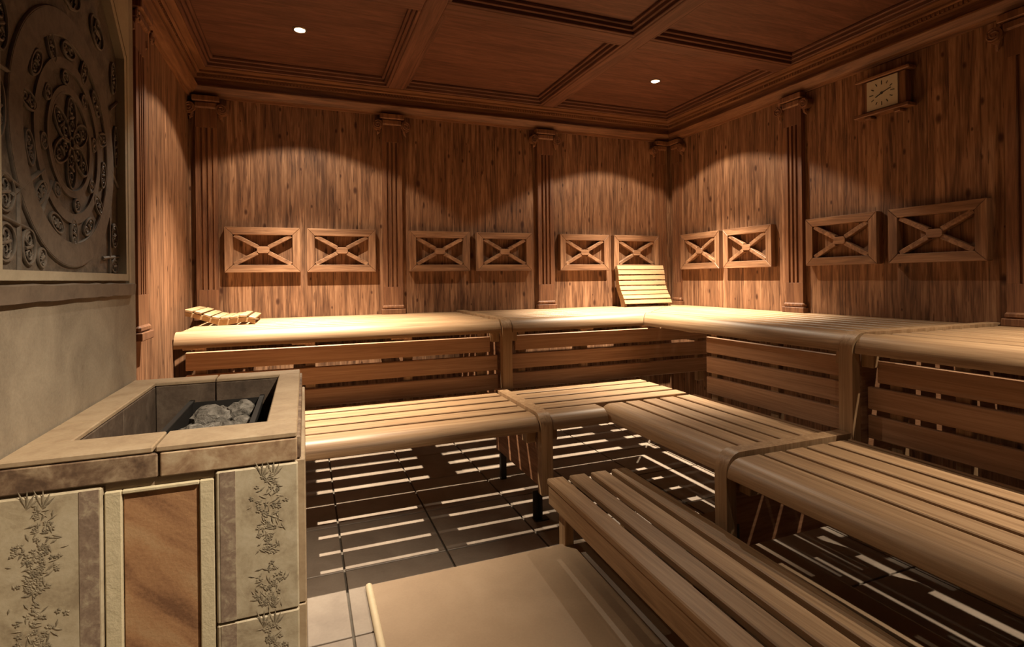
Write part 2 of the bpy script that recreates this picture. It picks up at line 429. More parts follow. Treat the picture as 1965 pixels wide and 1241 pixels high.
# ------------------------------------------------------------------ wall headrests
def headrest(P, u0, label, sgn=1):
    W, z0, z1, d0, d1 = .444, 1.167, 1.456, .002, .050
    bw = .048
    c = P(u0 + sgn * W / 2, 0, z0)
    t = thing('wall_headrest', label, 'headrest', c, 0, 'X-braced wooden headrests on the walls')
    hz = 'frame_x' if P is PB else 'frame_y'
    def quad(name, pts, mat):
        bm = bmesh.new()
        a = [bm.verts.new(P(u0 + sgn * x, d0, z)) for x, z in pts]; b_ = [bm.verts.new(P(u0 + sgn * x, d1, z)) for x, z in pts]
        n = len(pts)
        for i in range(n): bm.faces.new((a[i], a[(i + 1) % n], b_[(i + 1) % n], b_[i]))
        bm.faces.new(a); bm.faces.new(b_[::-1])
        bmesh.ops.bevel(bm, geom=bm.edges[:], offset=.0022, segments=1, affect='EDGES')
        return obj(name, finish(bm, name, mat), t)
    e = .0006
    quad('frame_rail', [(e, z1), (W - e, z1), (W - bw - e, z1 - bw), (bw + e, z1 - bw)], hz)
    quad('frame_rail', [(e, z0), (W - e, z0), (W - bw - e, z0 + bw), (bw + e, z0 + bw)], hz)
    quad('frame_stile', [(0, z0 + e), (0, z1 - e), (bw, z1 - bw - e), (bw, z0 + bw + e)], 'frame_z')
    quad('frame_stile', [(W, z0 + e), (W, z1 - e), (W - bw, z1 - bw - e), (W - bw, z0 + bw + e)], 'frame_z')
    cx, cz = W / 2, (z0 + z1) / 2
    cw, ch = .037, .0215
    bt = .013
    d0, d1 = .012, .044
    for sx in (-1, 1):
        for sz in (-1, 1):
            a = Vector((cx + sx * (cw - .006), cz + sz * (ch - .004))); b_ = Vector((cx + sx * (W / 2 - bw), cz + sz * ((z1 - z0) / 2 - bw)))
            dv = (b_ - a).normalized(); nv = Vector((-dv.y, dv.x)) * bt
            quad('diagonal_bar', [a + nv, b_ + nv - dv * .008, b_ - nv - dv * .008, a - nv], 'frame_d')
    d0, d1 = .010, .048
    quad('centre_block', [(cx - cw, cz - ch * .55), (cx - cw * .75, cz - ch), (cx + cw * .75, cz - ch), (cx + cw, cz - ch * .55), (cx + cw, cz + ch * .55), (cx + cw * .75, cz + ch), (cx - cw * .75, cz + ch), (cx - cw, cz + ch * .55)], hz)
    return t
HB = [(-3.4405, 'leftmost X-braced headrest on the back wall above the curved slatted pillow'), (-2.9563, 'second X-braced headrest from left on back wall, left of a pilaster'),
      (-2.2808, 'third X-braced headrest from left on back wall, right of a pilaster'), (-1.7812, 'fourth X-braced headrest from left on the back wall'),
      (-1.0945, 'fifth X-braced headrest on back wall, left of the leaning backrest'), (-.6047, 'X-braced headrest on back wall right above the leaning slatted backrest')]
for x, l in HB: headrest(PB, x, l)
HR = [(-.1858, 'narrow-looking X-braced headrest on right wall nearest the room corner'), (-.6694, 'second X-braced headrest on right wall, left of the pilaster'),
      (-1.3764, 'X-braced headrest on right wall below and left of the clock'), (-1.8813, 'largest-looking X-braced headrest at far right of the photo')]
for y, l in HR: headrest(PR, y, l, -1)

# ------------------------------------------------------------------ benches
DU, DL, ZU, ZL = .985, 1.614, .870, .48
ZN = .877          # crown of the upper rolled edge, a little above the slats
def arc(cv, cz, r, a0, a1, n=10):
    return [(cv + r * math.cos(R(a0 + (a1 - a0) * i / n)), cz + r * math.sin(R(a0 + (a1 - a0) * i / n))) for i in range(n + 1)]
def nose_prof(v0, v1, zt, zb):
    r = min(zt - zb - .006, .062)
    o = [(v0, zt - .028), (v0, zt)] + arc(v1 - r, zt - r, r, 90, 0) + [(v1, zb + .003), (v1 - .003, zb), (v1 - .028, zb)]
    return o + arc(v1 - r, zt - r, max(r - .028, .012), 0, 80, 5)
def roll_prof(v0, v1, zt, zb, rx, rz):
    o = [(v0, zt - .05), (v0, zt - .004), (v0 + .004, zt)]
    o += [(v1 - rx + rx * math.cos(R(a)), zt - rz + rz * math.sin(R(a))) for a in range(90, -1, -9)]
    return o + [(v1, zb + .003), (v1 - .003, zb), (v1 - .035, zb), (v1 - .035, zt - .05)]
def strap_prof(vb, v1, zt, zb, th=.045, r=.064, up=.005):
    v1 += .006; zt += up
    return [(vb, zt - th), (vb, zt)] + arc(v1 - r, zt - r, r, 90, 0) + [(v1, zb), (v1 - th, zb)] + arc(v1 - r, zt - r, r - th + .004, 0, 90, 5)
GAP, PU = .028, .1135
def upper_section(P, ax, u0, u1, label, mitre=0, joists=(), boards=(), battens=(), slat_u=None):
    t = thing('upper_bench', label, 'bench', P((u0 + u1) / 2, DU / 2, 0), 0, 'upper tier bench sections')
    mt = 'bench_' + ax
    m0 = m1 = 0
    extr('front_nose', roll_prof(DU - .072, DU, ZN, .803, .066, .074), u0, u1 if not mitre else -.002, P, mt, t, 40, 0, -1 if mitre else 0)
    s0, s1 = slat_u or (u0, u1)
    g = DU - .072 - GAP * .8
    while g > .03:
        v0 = max(g - (PU - GAP), .006)
        if mitre: extr('slat', [(v0, ZU - .028), (v0, ZU - .003), (v0 + .003, ZU), (g - .003, ZU), (g, ZU - .003), (g, ZU - .028)], s0, -.003, P, mt, t, 30, 0, -1)
        else:
            a = P(s0, v0, ZU - .028); c = P(s1, g, ZU)
            box('slat', a[0], c[0], a[1], c[1], ZU - .028, ZU, mt, t, .003)
        g -= PU
    for j in joists:
        a = P(j - .047, .03, .785); c = P(j + .047, DU - .09, .832)
        box('joist', a[0], c[0], a[1], c[1], .785, ZU - .0285, 'bench_y' if ax == 'x' else 'bench_x', t)
    for k, (b0, b1, za, zb) in enumerate(boards):
        a = P(b0, DU - .092, za); c = P(b1, DU - .069, zb)
        box('backrest_board', a[0], c[0], a[1], c[1], za, zb, 'board_' + ax, t)
    for q in battens:
        a = P(q - .024, DU - .128, .42); c = P(q + .024, DU - .0925, .80)
        box('batten', a[0], c[0], a[1], c[1], .40, .80, 'bench_z', t)
    return t
XP, XQ, YP, HWD = -1.906, -1.958, -2.331, .0286
BZ = [(.690, .777), (.582, .669), (.468, .558)]
e = .006
upper_section(PB, 'x', -3.535, XP - HWD - e, 'upper bench along back wall, left section with the curved pillow on it', 0,
              (-3.47, -2.99, -2.495), [(-3.50, -1.985, *BZ[0]), (-3.50, -1.940, *BZ[1]), (-3.50, -1.940, *BZ[2])], (-3.44, -2.95, -2.45, -2.03))
upper_section(PB, 'x', XP + HWD + e, -.004, 'upper bench in the room corner carrying the leaning slatted backrest', 1,
              (-1.34, -.885), [(-1.83, -.42, *BZ[0]), (-1.872, -.42, *BZ[1]), (-1.872, -.42, *BZ[2])], (-1.78, -1.36, -.9, -.46))
upper_section(PR, 'y', YP + HWD + e, -.004, 'upper bench along right wall between the corner and the post', 1,
              (-1.30, -1.78), [(-1.465, -2.25, *BZ[0]), (-1.465, -2.296, *BZ[1]), (-1.465, -2.296, *BZ[2])], (-1.50, -1.9, -2.21))
upper_section(PR, 'y', -4.6, YP - HWD - e, 'upper bench along right wall at the right edge of the photo', 0,
              (-3.08, -3.6, -4.1), [(-2.405, -4.55, *BZ[0]), (-2.366, -4.55, *BZ[1]), (-2.366, -4.55, *BZ[2])], (-2.46, -2.68, -3.0, -3.6, -4.2))
VN = 1.488        # back edge of the lower nose
def lower_section(P, ax, u0, u1, label, joists=(), nose_u=None, front=DL):
    t = thing('lower_bench', label, 'bench', P((u0 + u1) / 2, 1.3, 0), 0, 'lower tier bench sections')
    mt = 'bench_' + ax
    n0, n1 = nose_u or (u0, u1)
    extr('front_nose', nose_prof(VN, front, ZL, .415), n0, n1, P, mt, t)
    rows = [(1.374, 1.462), (1.252, 1.348), (1.130, 1.226), (1.012, 1.104)] if P is PB else [(1.384, 1.466), (1.280, 1.362), (1.172, 1.258), (1.064, 1.150), (1.030, 1.044)]
    for v0, v1 in rows:
        a = P(u0, v0, ZL - .028); c = P(u1, v1, ZL)
        box('slat', a[0], c[0], a[1], c[1], ZL - .028, ZL, mt, t, .003)
    for j in joists:
        a = P(j - .046, .985, .40); c = P(j + .046, front - .034, ZL - .0285)
        box('joist', a[0], c[0], a[1], c[1], .405, ZL - .0285, 'bench_y' if ax == 'x' else 'bench_x', t)
    return t
lower_section(PB, 'x', -3.60, XQ - HWD - e, 'lower bench along back wall, left section behind the stone heater', (-3.45, -2.985, -2.512))
lower_section(PB, 'x', XQ + HWD + e, -1.05, 'short lower bench along back wall ending at the inner corner', (-1.16,), (XQ + HWD + e, -1.632))
lower_section(PR, 'y', YP + HWD + .006, -1.505, 'lower bench along right wall between inner corner and post', (-1.67,))
lower_section(PR, 'y', -4.5, YP - HWD - .016, 'long lower bench along right wall in the right foreground', (-3.12, -3.6, -4.1), None, DL + .018)

def support(P, ax, uu, ul, label, side, panel_mat):
    t = thing('bench_support', label, 'bench support', P(ul, 1.5, 0), 0, 'wooden support frames dividing the benches')
    bz = 'bench_z'
    extr('upper_strap', strap_prof(.01, DU, ZN, .40, .045, .07), uu - HWD, uu + HWD, P, bz, t, 35)
    extr('lower_strap', strap_prof(1.0, DL, ZL, .128, .045, .068, .013), ul - HWD, ul + HWD, P, bz, t, 35)
    def bx(name, a0, a1, v0, v1, za, zb, mat, bev=.003):
        a = P(a0, v0, za); c = P(a1, v1, zb)
        return box(name, a[0], c[0], a[1], c[1], za, zb, mat, t, bev)
    bx('side_panel', ul - .013, ul + .013, .96, 1.574, .145, .43, panel_mat)
    bx('upper_panel', uu - .013, uu + .013, .02, .92, .40, .81, panel_mat)
    for v0, v1, za, zb, c_ in ((DL - .105, DL - .048, .355, .425, ul), (DU - .10, DU - .042, .748, .803, uu)):
        bx('bearer_block', c_ - .078, c_ - HWD - .0005, v0, v1, za, zb, bz)
        bx('bearer_block', c_ + HWD + .0005, c_ + .078, v0, v1, za, zb, bz)
    s = side
    bm = bmesh.new()
    f0, f1 = ul + s * .014, ul + s * .019
    for (q0, q1, v0, v1, za, zb) in ((f0, f1, 1.555, 1.592, .0, .235), (f0, f1 + s * .028, 1.555, 1.560, .0, .13), (ul - s * .02, f1 + s * .028, 1.548, 1.592, 0, .006)):
        pts = [P(u, v, z) for u in (q0, q1) for v in (v0, v1) for z in (za, zb)]
        c = [bm.verts.new(p) for p in pts]
        for f in ((0, 1, 3, 2), (4, 6, 7, 5), (0, 4, 5, 1), (2, 3, 7, 6), (0, 2, 6, 4), (1, 5, 7, 3)): bm.faces.new([c[i] for i in f])
    obj('metal_foot', finish(bm, 'metal_foot', 'foot_metal'), t)['label'] = 'dark steel angle foot'
    if P is PB: bx('metal_foot', ul - .016, ul + .016, 1.02, 1.05, 0, .1445, 'foot_metal', .002)
    return t
support(PB, 'x', XP, XQ, 'curved wooden support post dividing the benches along the back wall', -1, 'panel_dark_y')
support(PR, 'y', YP, YP, 'curved wooden support post dividing the benches along the right wall', -1, 'panel_dark')

# ------------------------------------------------------------------ foot stool in front
st = thing('slatted_stool', 'low slatted wooden stool with four slats in the right foreground', 'stool', (-2.024, -1.755, 0), R(-2.52), None, None, True)
SL = 1.62
for k in range(4): box('slat', .1025 * k, .1025 * k + .0755, -SL, 0, .234, .26, 'bench_y', st, .004)
for x0 in (.004, .358): box('side_rail', x0, x0 + .024, -SL + .006, -.004, .152, .2335, 'bench_y', st, .004)
for y0 in (-.07, -SL / 2 - .02, -SL + .03): box('cross_bar', .0285, .3575, y0, y0 + .04, .176, .2335, 'bench_x', st)
for x0 in (.029, .317):
    for y0 in (-.012 - .062, -SL + .012): box('leg', x0, x0 + .04, y0 + (-.041 if y0 > -.5 else .0), y0 + (.02 if y0 > -.5 else .06), 0 if y0 > -.5 else .022, .1755, 'bench_z', st)

# floor mat
mt_ = thing('floor_mat', 'flat tan floor mat with pale rounded edge before the stool', 'mat', (-2.2, -2.6, 0))
box('mat_board', -2.766, -1.20, -3.9, -1.845, .0, .020, 'mat', mt_, .003)
bm = bmesh.new()
tube(bm, [(-2.771, -3.9, .013), (-2.771, -1.842, .013)], .0125, 10)
obj('mat_edge', finish(bm, 'edge', 'mat_edge', 50), mt_)

# ------------------------------------------------------------------ slatted pillow and leaning backrest (same kind)
def slat_rest(name, label, pts, P3, width, mat_s, mat_r, loc, thick=.012, sw=.036):
    """pts: profile (p,q) slat centres; P3 maps (p,q,r) -> world, r along the slat"""
    t = thing(name, label, 'headrest', loc, 0, 'slatted wooden rests on the upper bench')
    N = len(pts)
    vp = [Vector(p) for p in pts]
    nr = []
    for i, p in enumerate(vp):
        d = vp[min(i + 1, N - 1)] - vp[max(i - 1, 0)]
        d.normalize(); nvec = Vector((-d.y, d.x)); nr.append((d, nvec))
        half = sw / 2; th = thick / 2
        bm = bmesh.new()
        corners = [p + d * a * half + nvec * b_ * th for a, b_ in ((-1, -1), (1, -1), (1, 1), (-1, 1))]
        A = [bm.verts.new(P3(c.x, c.y, 0)) for c in corners]; B = [bm.verts.new(P3(c.x, c.y, width)) for c in corners]
        for k in range(4): bm.faces.new((A[k], A[(k + 1) % 4], B[(k + 1) % 4], B[k]))
        bm.faces.new(A); bm.faces.new(B[::-1])
        bmesh.ops.bevel(bm, geom=bm.edges[:], offset=.0015, segments=1, affect='EDGES')
        obj('slat', finish(bm, 'slat', mat_s), t)
    return t, vp, nr
def side_rail(t, P3, top, bot, r0, r1, mat):
    bm = bmesh.new()
    pr = list(top) + list(bot)[::-1]
    A = [bm.verts.new(P3(p[0], p[1], r0)) for p in pr]; B = [bm.verts.new(P3(p[0], p[1], r1)) for p in pr]
    n = len(top)
    for k in range(len(pr)): bm.faces.new((A[k], A[(k + 1) % len(pr)], B[(k + 1) % len(pr)], B[k]))
    for s_ in (A, B):
        for k in range(n - 1): bm.faces.new((s_[k], s_[k + 1], s_[len(pr) - 2 - k], s_[len(pr) - 1 - k]))
    obj('side_rail', finish(bm, 'side_rail', mat, 50), t)
PP = [(-3.556, .944), (-3.512, .934), (-3.470, .916), (-3.428, .903), (-3.386, .899), (-3.340, .902), (-3.294, .908), (-3.249, .897)]
P3a = lambda p, q, r: (p, -.515 + r, q + .0102)
t, vp, nr = slat_rest('curved_headrest', 'small curved slatted wooden pillow lying on upper bench at left', PP, P3a, .42, 'rest_y', 'rest_x', (-3.4, -.3, ZU))
tp = [(-3.574, .938), (-3.53, .928), (-3.49, .915), (-3.45, .902), (-3.41, .894), (-3.37, .892), (-3.33, .895), (-3.29, .900), (-3.26, .894), (-3.234, .884)]
bt = [(-3.574, .918), (-3.53, .905), (-3.49, .890), (-3.45, .875), (-3.41, .8605), (-3.37, .8615), (-3.33, .869), (-3.29, .876), (-3.26, .8715), (-3.234, .8605)]
for r0 in (.006, .39): side_rail(t, P3a, tp, bt, r0, r0 + .022, 'rest_x')
LP = [(-.100, 1.176), (-.113, 1.138), (-.118, 1.094), (-.123, 1.050), (-.140, 1.008), (-.159, .971), (-.183, .938), (-.203, .899)]
P3b = lambda p, q, r: (-.61 + r, p, q + .0102)
t, vp, nr = slat_rest('curved_headrest', 'bright slatted wooden backrest leaning on the wall in the room corner', [(p, q) for p, q in LP], P3b, .45, 'rest_x', 'rest_y', (-.4, -.15, ZU), .012, .034)
tp = [(-.088, 1.188), (-.098, 1.16), (-.107, 1.12), (-.110, 1.07), (-.117, 1.03), (-.135, .99), (-.155, .955), (-.180, .925), (-.196, .885), (-.198, .8605)]
bt = [(-.058, 1.186), (-.062, 1.16), (-.068, 1.12), (-.070, 1.07), (-.074, 1.03), (-.088, .99), (-.108, .955), (-.125, .925), (-.140, .885), (-.146, .8605)]
for r0 in (.004, .424): side_rail(t, P3b, tp, bt, r0, r0 + .022, 'rest_y')

# ------------------------------------------------------------------ clock
ck = thing('wall_clock', 'square-faced clock in a dark wooden frame high on the right wall', 'clock', (0, -1.862, 1.985))
cy0, cy1, cz0, cz1 = -1.945, -1.780, 2.008, 2.170
box('case', -.050, -.005, cy0 - .035, cy1 + .035, cz0 - .006, cz1 + .006, 'trim_wood', ck)
box('top_bar', -.068, -.005, cy0 - .060, cy1 + .062, cz1 + .007, cz1 + .024, 'trim_wood_y', ck)
box('bottom_bar', -.072, -.005, cy0 - .060, cy1 + .068, cz0 - .026, cz0 - .007, 'trim_wood_y', ck)
for yy in (cy0 + .005, cy1 - .005): box('peg', -.060, -.010, yy - .018, yy + .018, cz0 - .042, cz0 - .0265, 'trim_wood_y', ck)
dl = box('dial', -.058, -.0505, cy0, cy1, cz0, cz1, 'dial', ck, .001)
cyc, czc = (cy0 + cy1) / 2, (cz0 + cz1) / 2
for k in range(12):
    a = k * math.pi / 6
    r0, r1 = (.050, .064) if k % 3 else (.046, .066)
    bm = bmesh.new()
    p = lambda r: (-.0585, cyc - r * math.sin(a), czc + r * math.cos(a))
    tube(bm, [p(r0), p(r1)], .0022, 6)
    o_ = finish(bm, 'tick', 'ink'); o2 = link('hour_mark', o_, dl, tuple(-v for v in BASE[dl.name]))
for nm, ang, ln, r_ in (('hour_hand', 245, .036, .0028), ('minute_hand', 72, .050, .0022)):
    bm = bmesh.new(); a = R(ang)
    tube(bm, [(-.0592, cyc + .012 * math.sin(a), czc - .012 * math.cos(a)), (-.0592, cyc - ln * math.sin(a), czc + ln * math.cos(a))], r_, 6)
    link(nm, finish(bm, nm, 'ink'), dl, tuple(-v for v in BASE[dl.name]))
bm = bmesh.new(); disc(bm, (-.0581, cyc, czc), .007, -.003, (1, 0, 0), 14)
link('hub', finish(bm, 'hub', 'ink'), dl, tuple(-v for v in BASE[dl.name]))

# ------------------------------------------------------------------ plaster chimney breast with relief panel
XW = -3.485                                     # face of the plaster
ya, yb = -2.580, -1.862                         # relief opening (y), z from 1.137 to 1.86
za, zb = 1.137, 2.05
chm = .125                                      # chamfer size at the upper corners
wp = struct('wall_chimney', 'rough beige plaster wall behind the stone heater')
def fbox(name, y0, y1, z0, z1, mat='plaster', x1=XW, x0=XL + .005, bev=.0): return box(name, x0, x1, y0, y1, z0, z1, mat, wp, bev)
fbox('plaster_face', -3.3, -1.757, 0, za - .05)
fbox('plaster_face', -3.3, ya - .055, za - .05, 2.47)
fbox('plaster_face', yb + .055, -1.757, za - .05, 2.47)
fbox('plaster_face', ya - .055, yb + .055, zb + .055, 2.47)
fbox('plaster_core', ya - .055, yb + .055, za - .05, zb + .055, 'plaster', XW - .03)
rp = thing('wall_relief', 'dark carved stone relief of rings and scrolls framed in plaster', 'relief', (XW, (ya + yb) / 2, za))
def octo(y0, y1, z0, z1, c): return [(y0, z0), (y1, z0), (y1, z1 - c), (y1 - c, z1), (y0 + c, z1), (y0, z1 - c)]
CH = .19
def ringband(name, inner, outer, x0, x1, mat):
    bm = bmesh.new(); n = len(inner)
    vs = [[bm.verts.new((x, y, z)) for y, z in L] for x in (x0, x1) for L in (inner, outer)]
    i0, o0, i1, o1 = vs
    for k in range(n):
        j = (k + 1) % n
        bm.faces.new((i1[k], i1[j], o1[j], o1[k])); bm.faces.new((i0[k], o0[k], o0[j], i0[j])); bm.faces.new((o0[k], o1[k], o1[j], o0[j])); bm.faces.new((i0[k], i0[j], i1[j], i1[k]))
    return obj(name, finish(bm, name, mat), rp)
ztop = 1.985
o_in = octo(ya, yb, za, ztop, CH)
o_a = octo(ya - .020, yb + .020, za - .020, ztop + .020, CH + .008)
o_b = octo(ya - .034, yb + .034, za - .034, ztop + .034, CH + .014)
o_c = octo(ya - .055, yb + .055, za - .05, zb + .055, .002)
ringband('frame_band', o_in, o_a, XW - .030, XW + .004, 'plaster_light')
ringband('frame_groove', o_a, o_b, XW - .030, XW - .008, 'plaster')
ringband('frame_band', o_b, o_c, XW - .030, XW + .002, 'plaster_light')
XRf = XW - .018
bm = bmesh.new(); L_ = [bm.verts.new((XRf, y, z)) for y, z in o_in]; L2 = [bm.verts.new((XRf - .011, y, z)) for y, z in o_in]
for k in range(6): bm.faces.new((L_[k], L_[(k + 1) % 6], L2[(k + 1) % 6], L2[k]))
bm.faces.new(L_); bm.faces.new(L2[::-1])
obj('relief_slab', finish(bm, 'slab', 'relief_stone'), rp)
yc, zc = -2.213, 1.452
def inside(y, z, mrg=.012):
    return ya + mrg < y < yb - mrg and za + mrg < z < ztop - mrg and (z - (ztop - CH)) + (abs(y - (ya + yb) / 2) - ((yb - ya) / 2 - CH)) < CH - mrg * 1.4
def ring(r, rad, mat='relief_raised', name='ring'):
    bm = bmesh.new(); tube(bm, [(XRf + .001, yc + r * math.cos(a), zc + r * math.sin(a)) for a in [k * 2 * math.pi / 64 for k in range(64)]], rad, 6, True, 1, (1, 0, 0))
    return obj(name, finish(bm, name, mat, 60), rp)
def annulus(r0, r1, x1, mat, name='ring_band'):
    c = [k * 2 * math.pi / 64 for k in range(64)]
    return ringband(name, [(yc + r0 * math.cos(a), zc + r0 * math.sin(a)) for a in c], [(yc + r1 * math.cos(a), zc + r1 * math.sin(a)) for a in c], XRf - .004, x1, mat)
annulus(.246, .300, XRf + .006, 'relief_raised'); annulus(.172, .196, XRf + .005, 'relief_raised')
for r_, q in ((.300, .005), (.246, .005), (.184, .004), (.118, .005)): ring(r_, q)
annulus(.118, .133, XRf + .005, 'relief_raised')
def cartouche(y, z, a, b2, rot, hand=1):
    c, s = math.cos(rot), math.sin(rot)
    tr = lambda p, q, h=0: (XRf + h, y + p * c - q * s, z + p * s + q * c)
    bm = bmesh.new()
    n = 22; vv = [bm.verts.new(tr(a * math.cos(k * 2 * math.pi / n), b2 * math.sin(k * 2 * math.pi / n), .0012)) for k in range(n)]
    vv2 = [bm.verts.new(tr(a * math.cos(k * 2 * math.pi / n), b2 * math.sin(k * 2 * math.pi / n), -.002)) for k in range(n)]
    for k in range(n): bm.faces.new((vv[k], vv[(k + 1) % n], vv2[(k + 1) % n], vv2[k]))
    bm.faces.new(vv); bm.faces.new(vv2[::-1])
    m_ = obj('cartouche', finish(bm, 'cart', 'relief_dark'), rp)
    bm = bmesh.new()
    tube(bm, [tr(a * math.cos(k * 2 * math.pi / n), b2 * math.sin(k * 2 * math.pi / n), .003) for k in range(n)], .0035, 6, True, 1, (1, 0, 0))
    for sg in (1, -1):
        sp = spiral(0, sg * b2 * .42, a * .55, a * .14, 1.4, sg * hand, 18, math.pi / 2)
        tube(bm, [tr(p, q, .003) for p, q in sp], lambda t_: .0034 * (1 - .5 * t_), 6)
    tube(bm, [tr(-a * .5 * hand, -b2 * .1, .003), tr(0, 0, .005), tr(a * .5 * hand, b2 * .1, .003)], .0035, 6)
    obj('scroll', finish(bm, 'scroll', 'relief_raised', 60), rp)
for k in range(14):
    a = (k + .5) * 2 * math.pi / 14 + .05
    cartouche(yc + .221 * math.cos(a), zc + .221 * math.sin(a), .018, .036, a + math.pi / 2 * 0 - math.pi / 2 + math.pi / 2 * (k % 2), 1 if k % 2 else -1)
for k in range(8):
    a = k * math.pi / 4 + .2
    cartouche(yc + .152 * math.cos(a), zc + .152 * math.sin(a), .015, .017, a, 1)
for k in range(6):
    a = k * math.pi / 3 + .5
    cartouche(yc + .062 * math.cos(a), zc + .062 * math.sin(a), .026, .050, a - math.pi / 2, 1 if k % 2 else -1)
# straight ribs and corner cartouches
for (y0, z0, y1, z1) in ((ya, 1.243, -2.43, 1.222), (-2.470, za, -2.470, 1.31), (-2.00, 1.18, yb, 1.19), (-1.945, za, -1.945, 1.30), (ya, 1.52, -2.50, 1.52), (-2.40, 1.222, -2.32, 1.34), (yb, 1.40, -1.93, 1.44), (ya, 1.33, -2.45, 1.30), (-1.93, 1.62, yb, 1.66), (-2.36, 1.36, -2.50, 1.28)):
    bm = bmesh.new(); tube(bm, [(XRf + .001, y0, z0), (XRf + .001, y1, z1)], .0055, 6)
    obj('rib', finish(bm, 'rib', 'relief_raised', 60), rp)
for (y, z, a, b2, r_) in ((-2.525, 1.190, .038, .036, 0), (-2.432, 1.186, .028, .036, 0), (-2.525, 1.285, .036, .036, 0), (-2.375, 1.166, .018, .020, .3), (-1.905, 1.160, .030, .018, 0), (-1.905, 1.25, .026, .034, 0), (-2.545, 1.44, .022, .055, 0), (-2.535, 1.60, .026, .05, 0), (-1.885, 1.52, .016, .06, 0), (-1.90, 1.72, .022, .045, 0), (-2.40, 1.80, .05, .035, .5), (-2.03, 1.80, .05, .035, -.5), (-2.21, 1.82, .06, .035, 0)):
    cartouche(y, z, a, b2, r_, 1)
# stone ledge under the relief
le = thing('stone_ledge', 'thin brown stone ledge below the carved relief', 'ledge', (XW, -2.2, 1.08))
bm = bmesh.new(); N = 26
A = []
for i in range(N + 1):
    y = -3.1 + (3.1 - 1.80) * i / N; q = random.uniform(-.0015, .0015)
    A.append([bm.verts.new(p) for p in ((XW - .002, y, 1.072 + q), (XW + .011, y, 1.074 + q), (XW + .013, y, 1.107 + q), (XW - .002, y, 1.110 + q))])
for i in range(N):
    for k in range(4): bm.faces.new((A[i][k], A[i][(k + 1) % 4], A[i + 1][(k + 1) % 4], A[i + 1][k]))
bm.faces.new(A[0]); bm.faces.new(A[-1][::-1])
obj('ledge_slab', finish(bm, 'ledge', 'ledge_stone'), le)

# ------------------------------------------------------------------ stone heater
X0, X1, Y0, Y1, ZS = XW + .004, -2.992, -2.622, -1.795, .80
IX0, IX1, IY0, IY1 = -3.406, -3.056, -2.510, -1.875
sv = thing('sauna_heater', 'tiled stone-filled sauna heater with flower relief tiles in left foreground', 'heater', ((X0 + X1) / 2, (Y0 + Y1) / 2, 0))
# carcass walls
box('carcass', X0, IX0 - .012, Y0 + .012, Y1 - .012, 0, ZS - .012, 'mortar_dark', sv, 0)
box('carcass', IX1 + .012, X1 - .012, Y0 + .012, Y1 - .012, 0, ZS - .012, 'mortar_dark', sv, 0)
box('carcass', IX0 - .012, IX1 + .012, Y0 + .012, IY0 - .012, 0, ZS - .012, 'mortar_dark', sv, 0)
box('carcass', IX0 - .012, IX1 + .012, IY1 + .012, Y1 - .012, 0, ZS - .012, 'mortar_dark', sv, 0)
box('carcass_floor', IX0 - .012, IX1 + .012, IY0 - .012, IY1 + .012, 0, .38, 'mortar_dark', sv, 0)
# rim tiles
xj = -3.243
rz = (ZS - .012, ZS)
box('rim_tile', X0, xj - .002, Y0, IY0, *rz, 'rim_tile', sv, .0025)
box('rim_tile', xj + .002, X1, Y0, IY0, *rz, 'rim_tile', sv, .0025)
box('rim_tile', X0, xj - .002, IY1, Y1, *rz, 'rim_tile', sv, .0025)
box('rim_tile', xj + .002, X1, IY1, Y1, *rz, 'rim_tile', sv, .0025)
for a, c in ((X0, IX0), (IX1, X1)):
    box('rim_tile', a, c, IY0 + .0015, -2.3535, *rz, 'rim_tile', sv, .0025)
    box('rim_tile', a, c, -2.3505, IY1 - .0015, *rz, 'rim_tile', sv, .0025)
# inner lining tiles
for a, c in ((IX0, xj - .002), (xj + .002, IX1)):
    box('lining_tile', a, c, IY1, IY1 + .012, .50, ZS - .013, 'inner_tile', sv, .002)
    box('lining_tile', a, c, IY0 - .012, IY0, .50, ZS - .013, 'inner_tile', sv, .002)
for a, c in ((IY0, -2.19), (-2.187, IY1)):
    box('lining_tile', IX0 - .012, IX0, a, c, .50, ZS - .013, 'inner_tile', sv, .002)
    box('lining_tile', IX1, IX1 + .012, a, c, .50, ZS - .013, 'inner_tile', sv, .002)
# front band
box('band_tile', X0, -3.238, Y0, Y0 + .012, .7405, ZS - .0135, 'brown_tile', sv, .0025)
box('band_tile', -3.234, X1, Y0, Y0 + .012, .7405, ZS - .0135, 'band_light', sv, .0025)
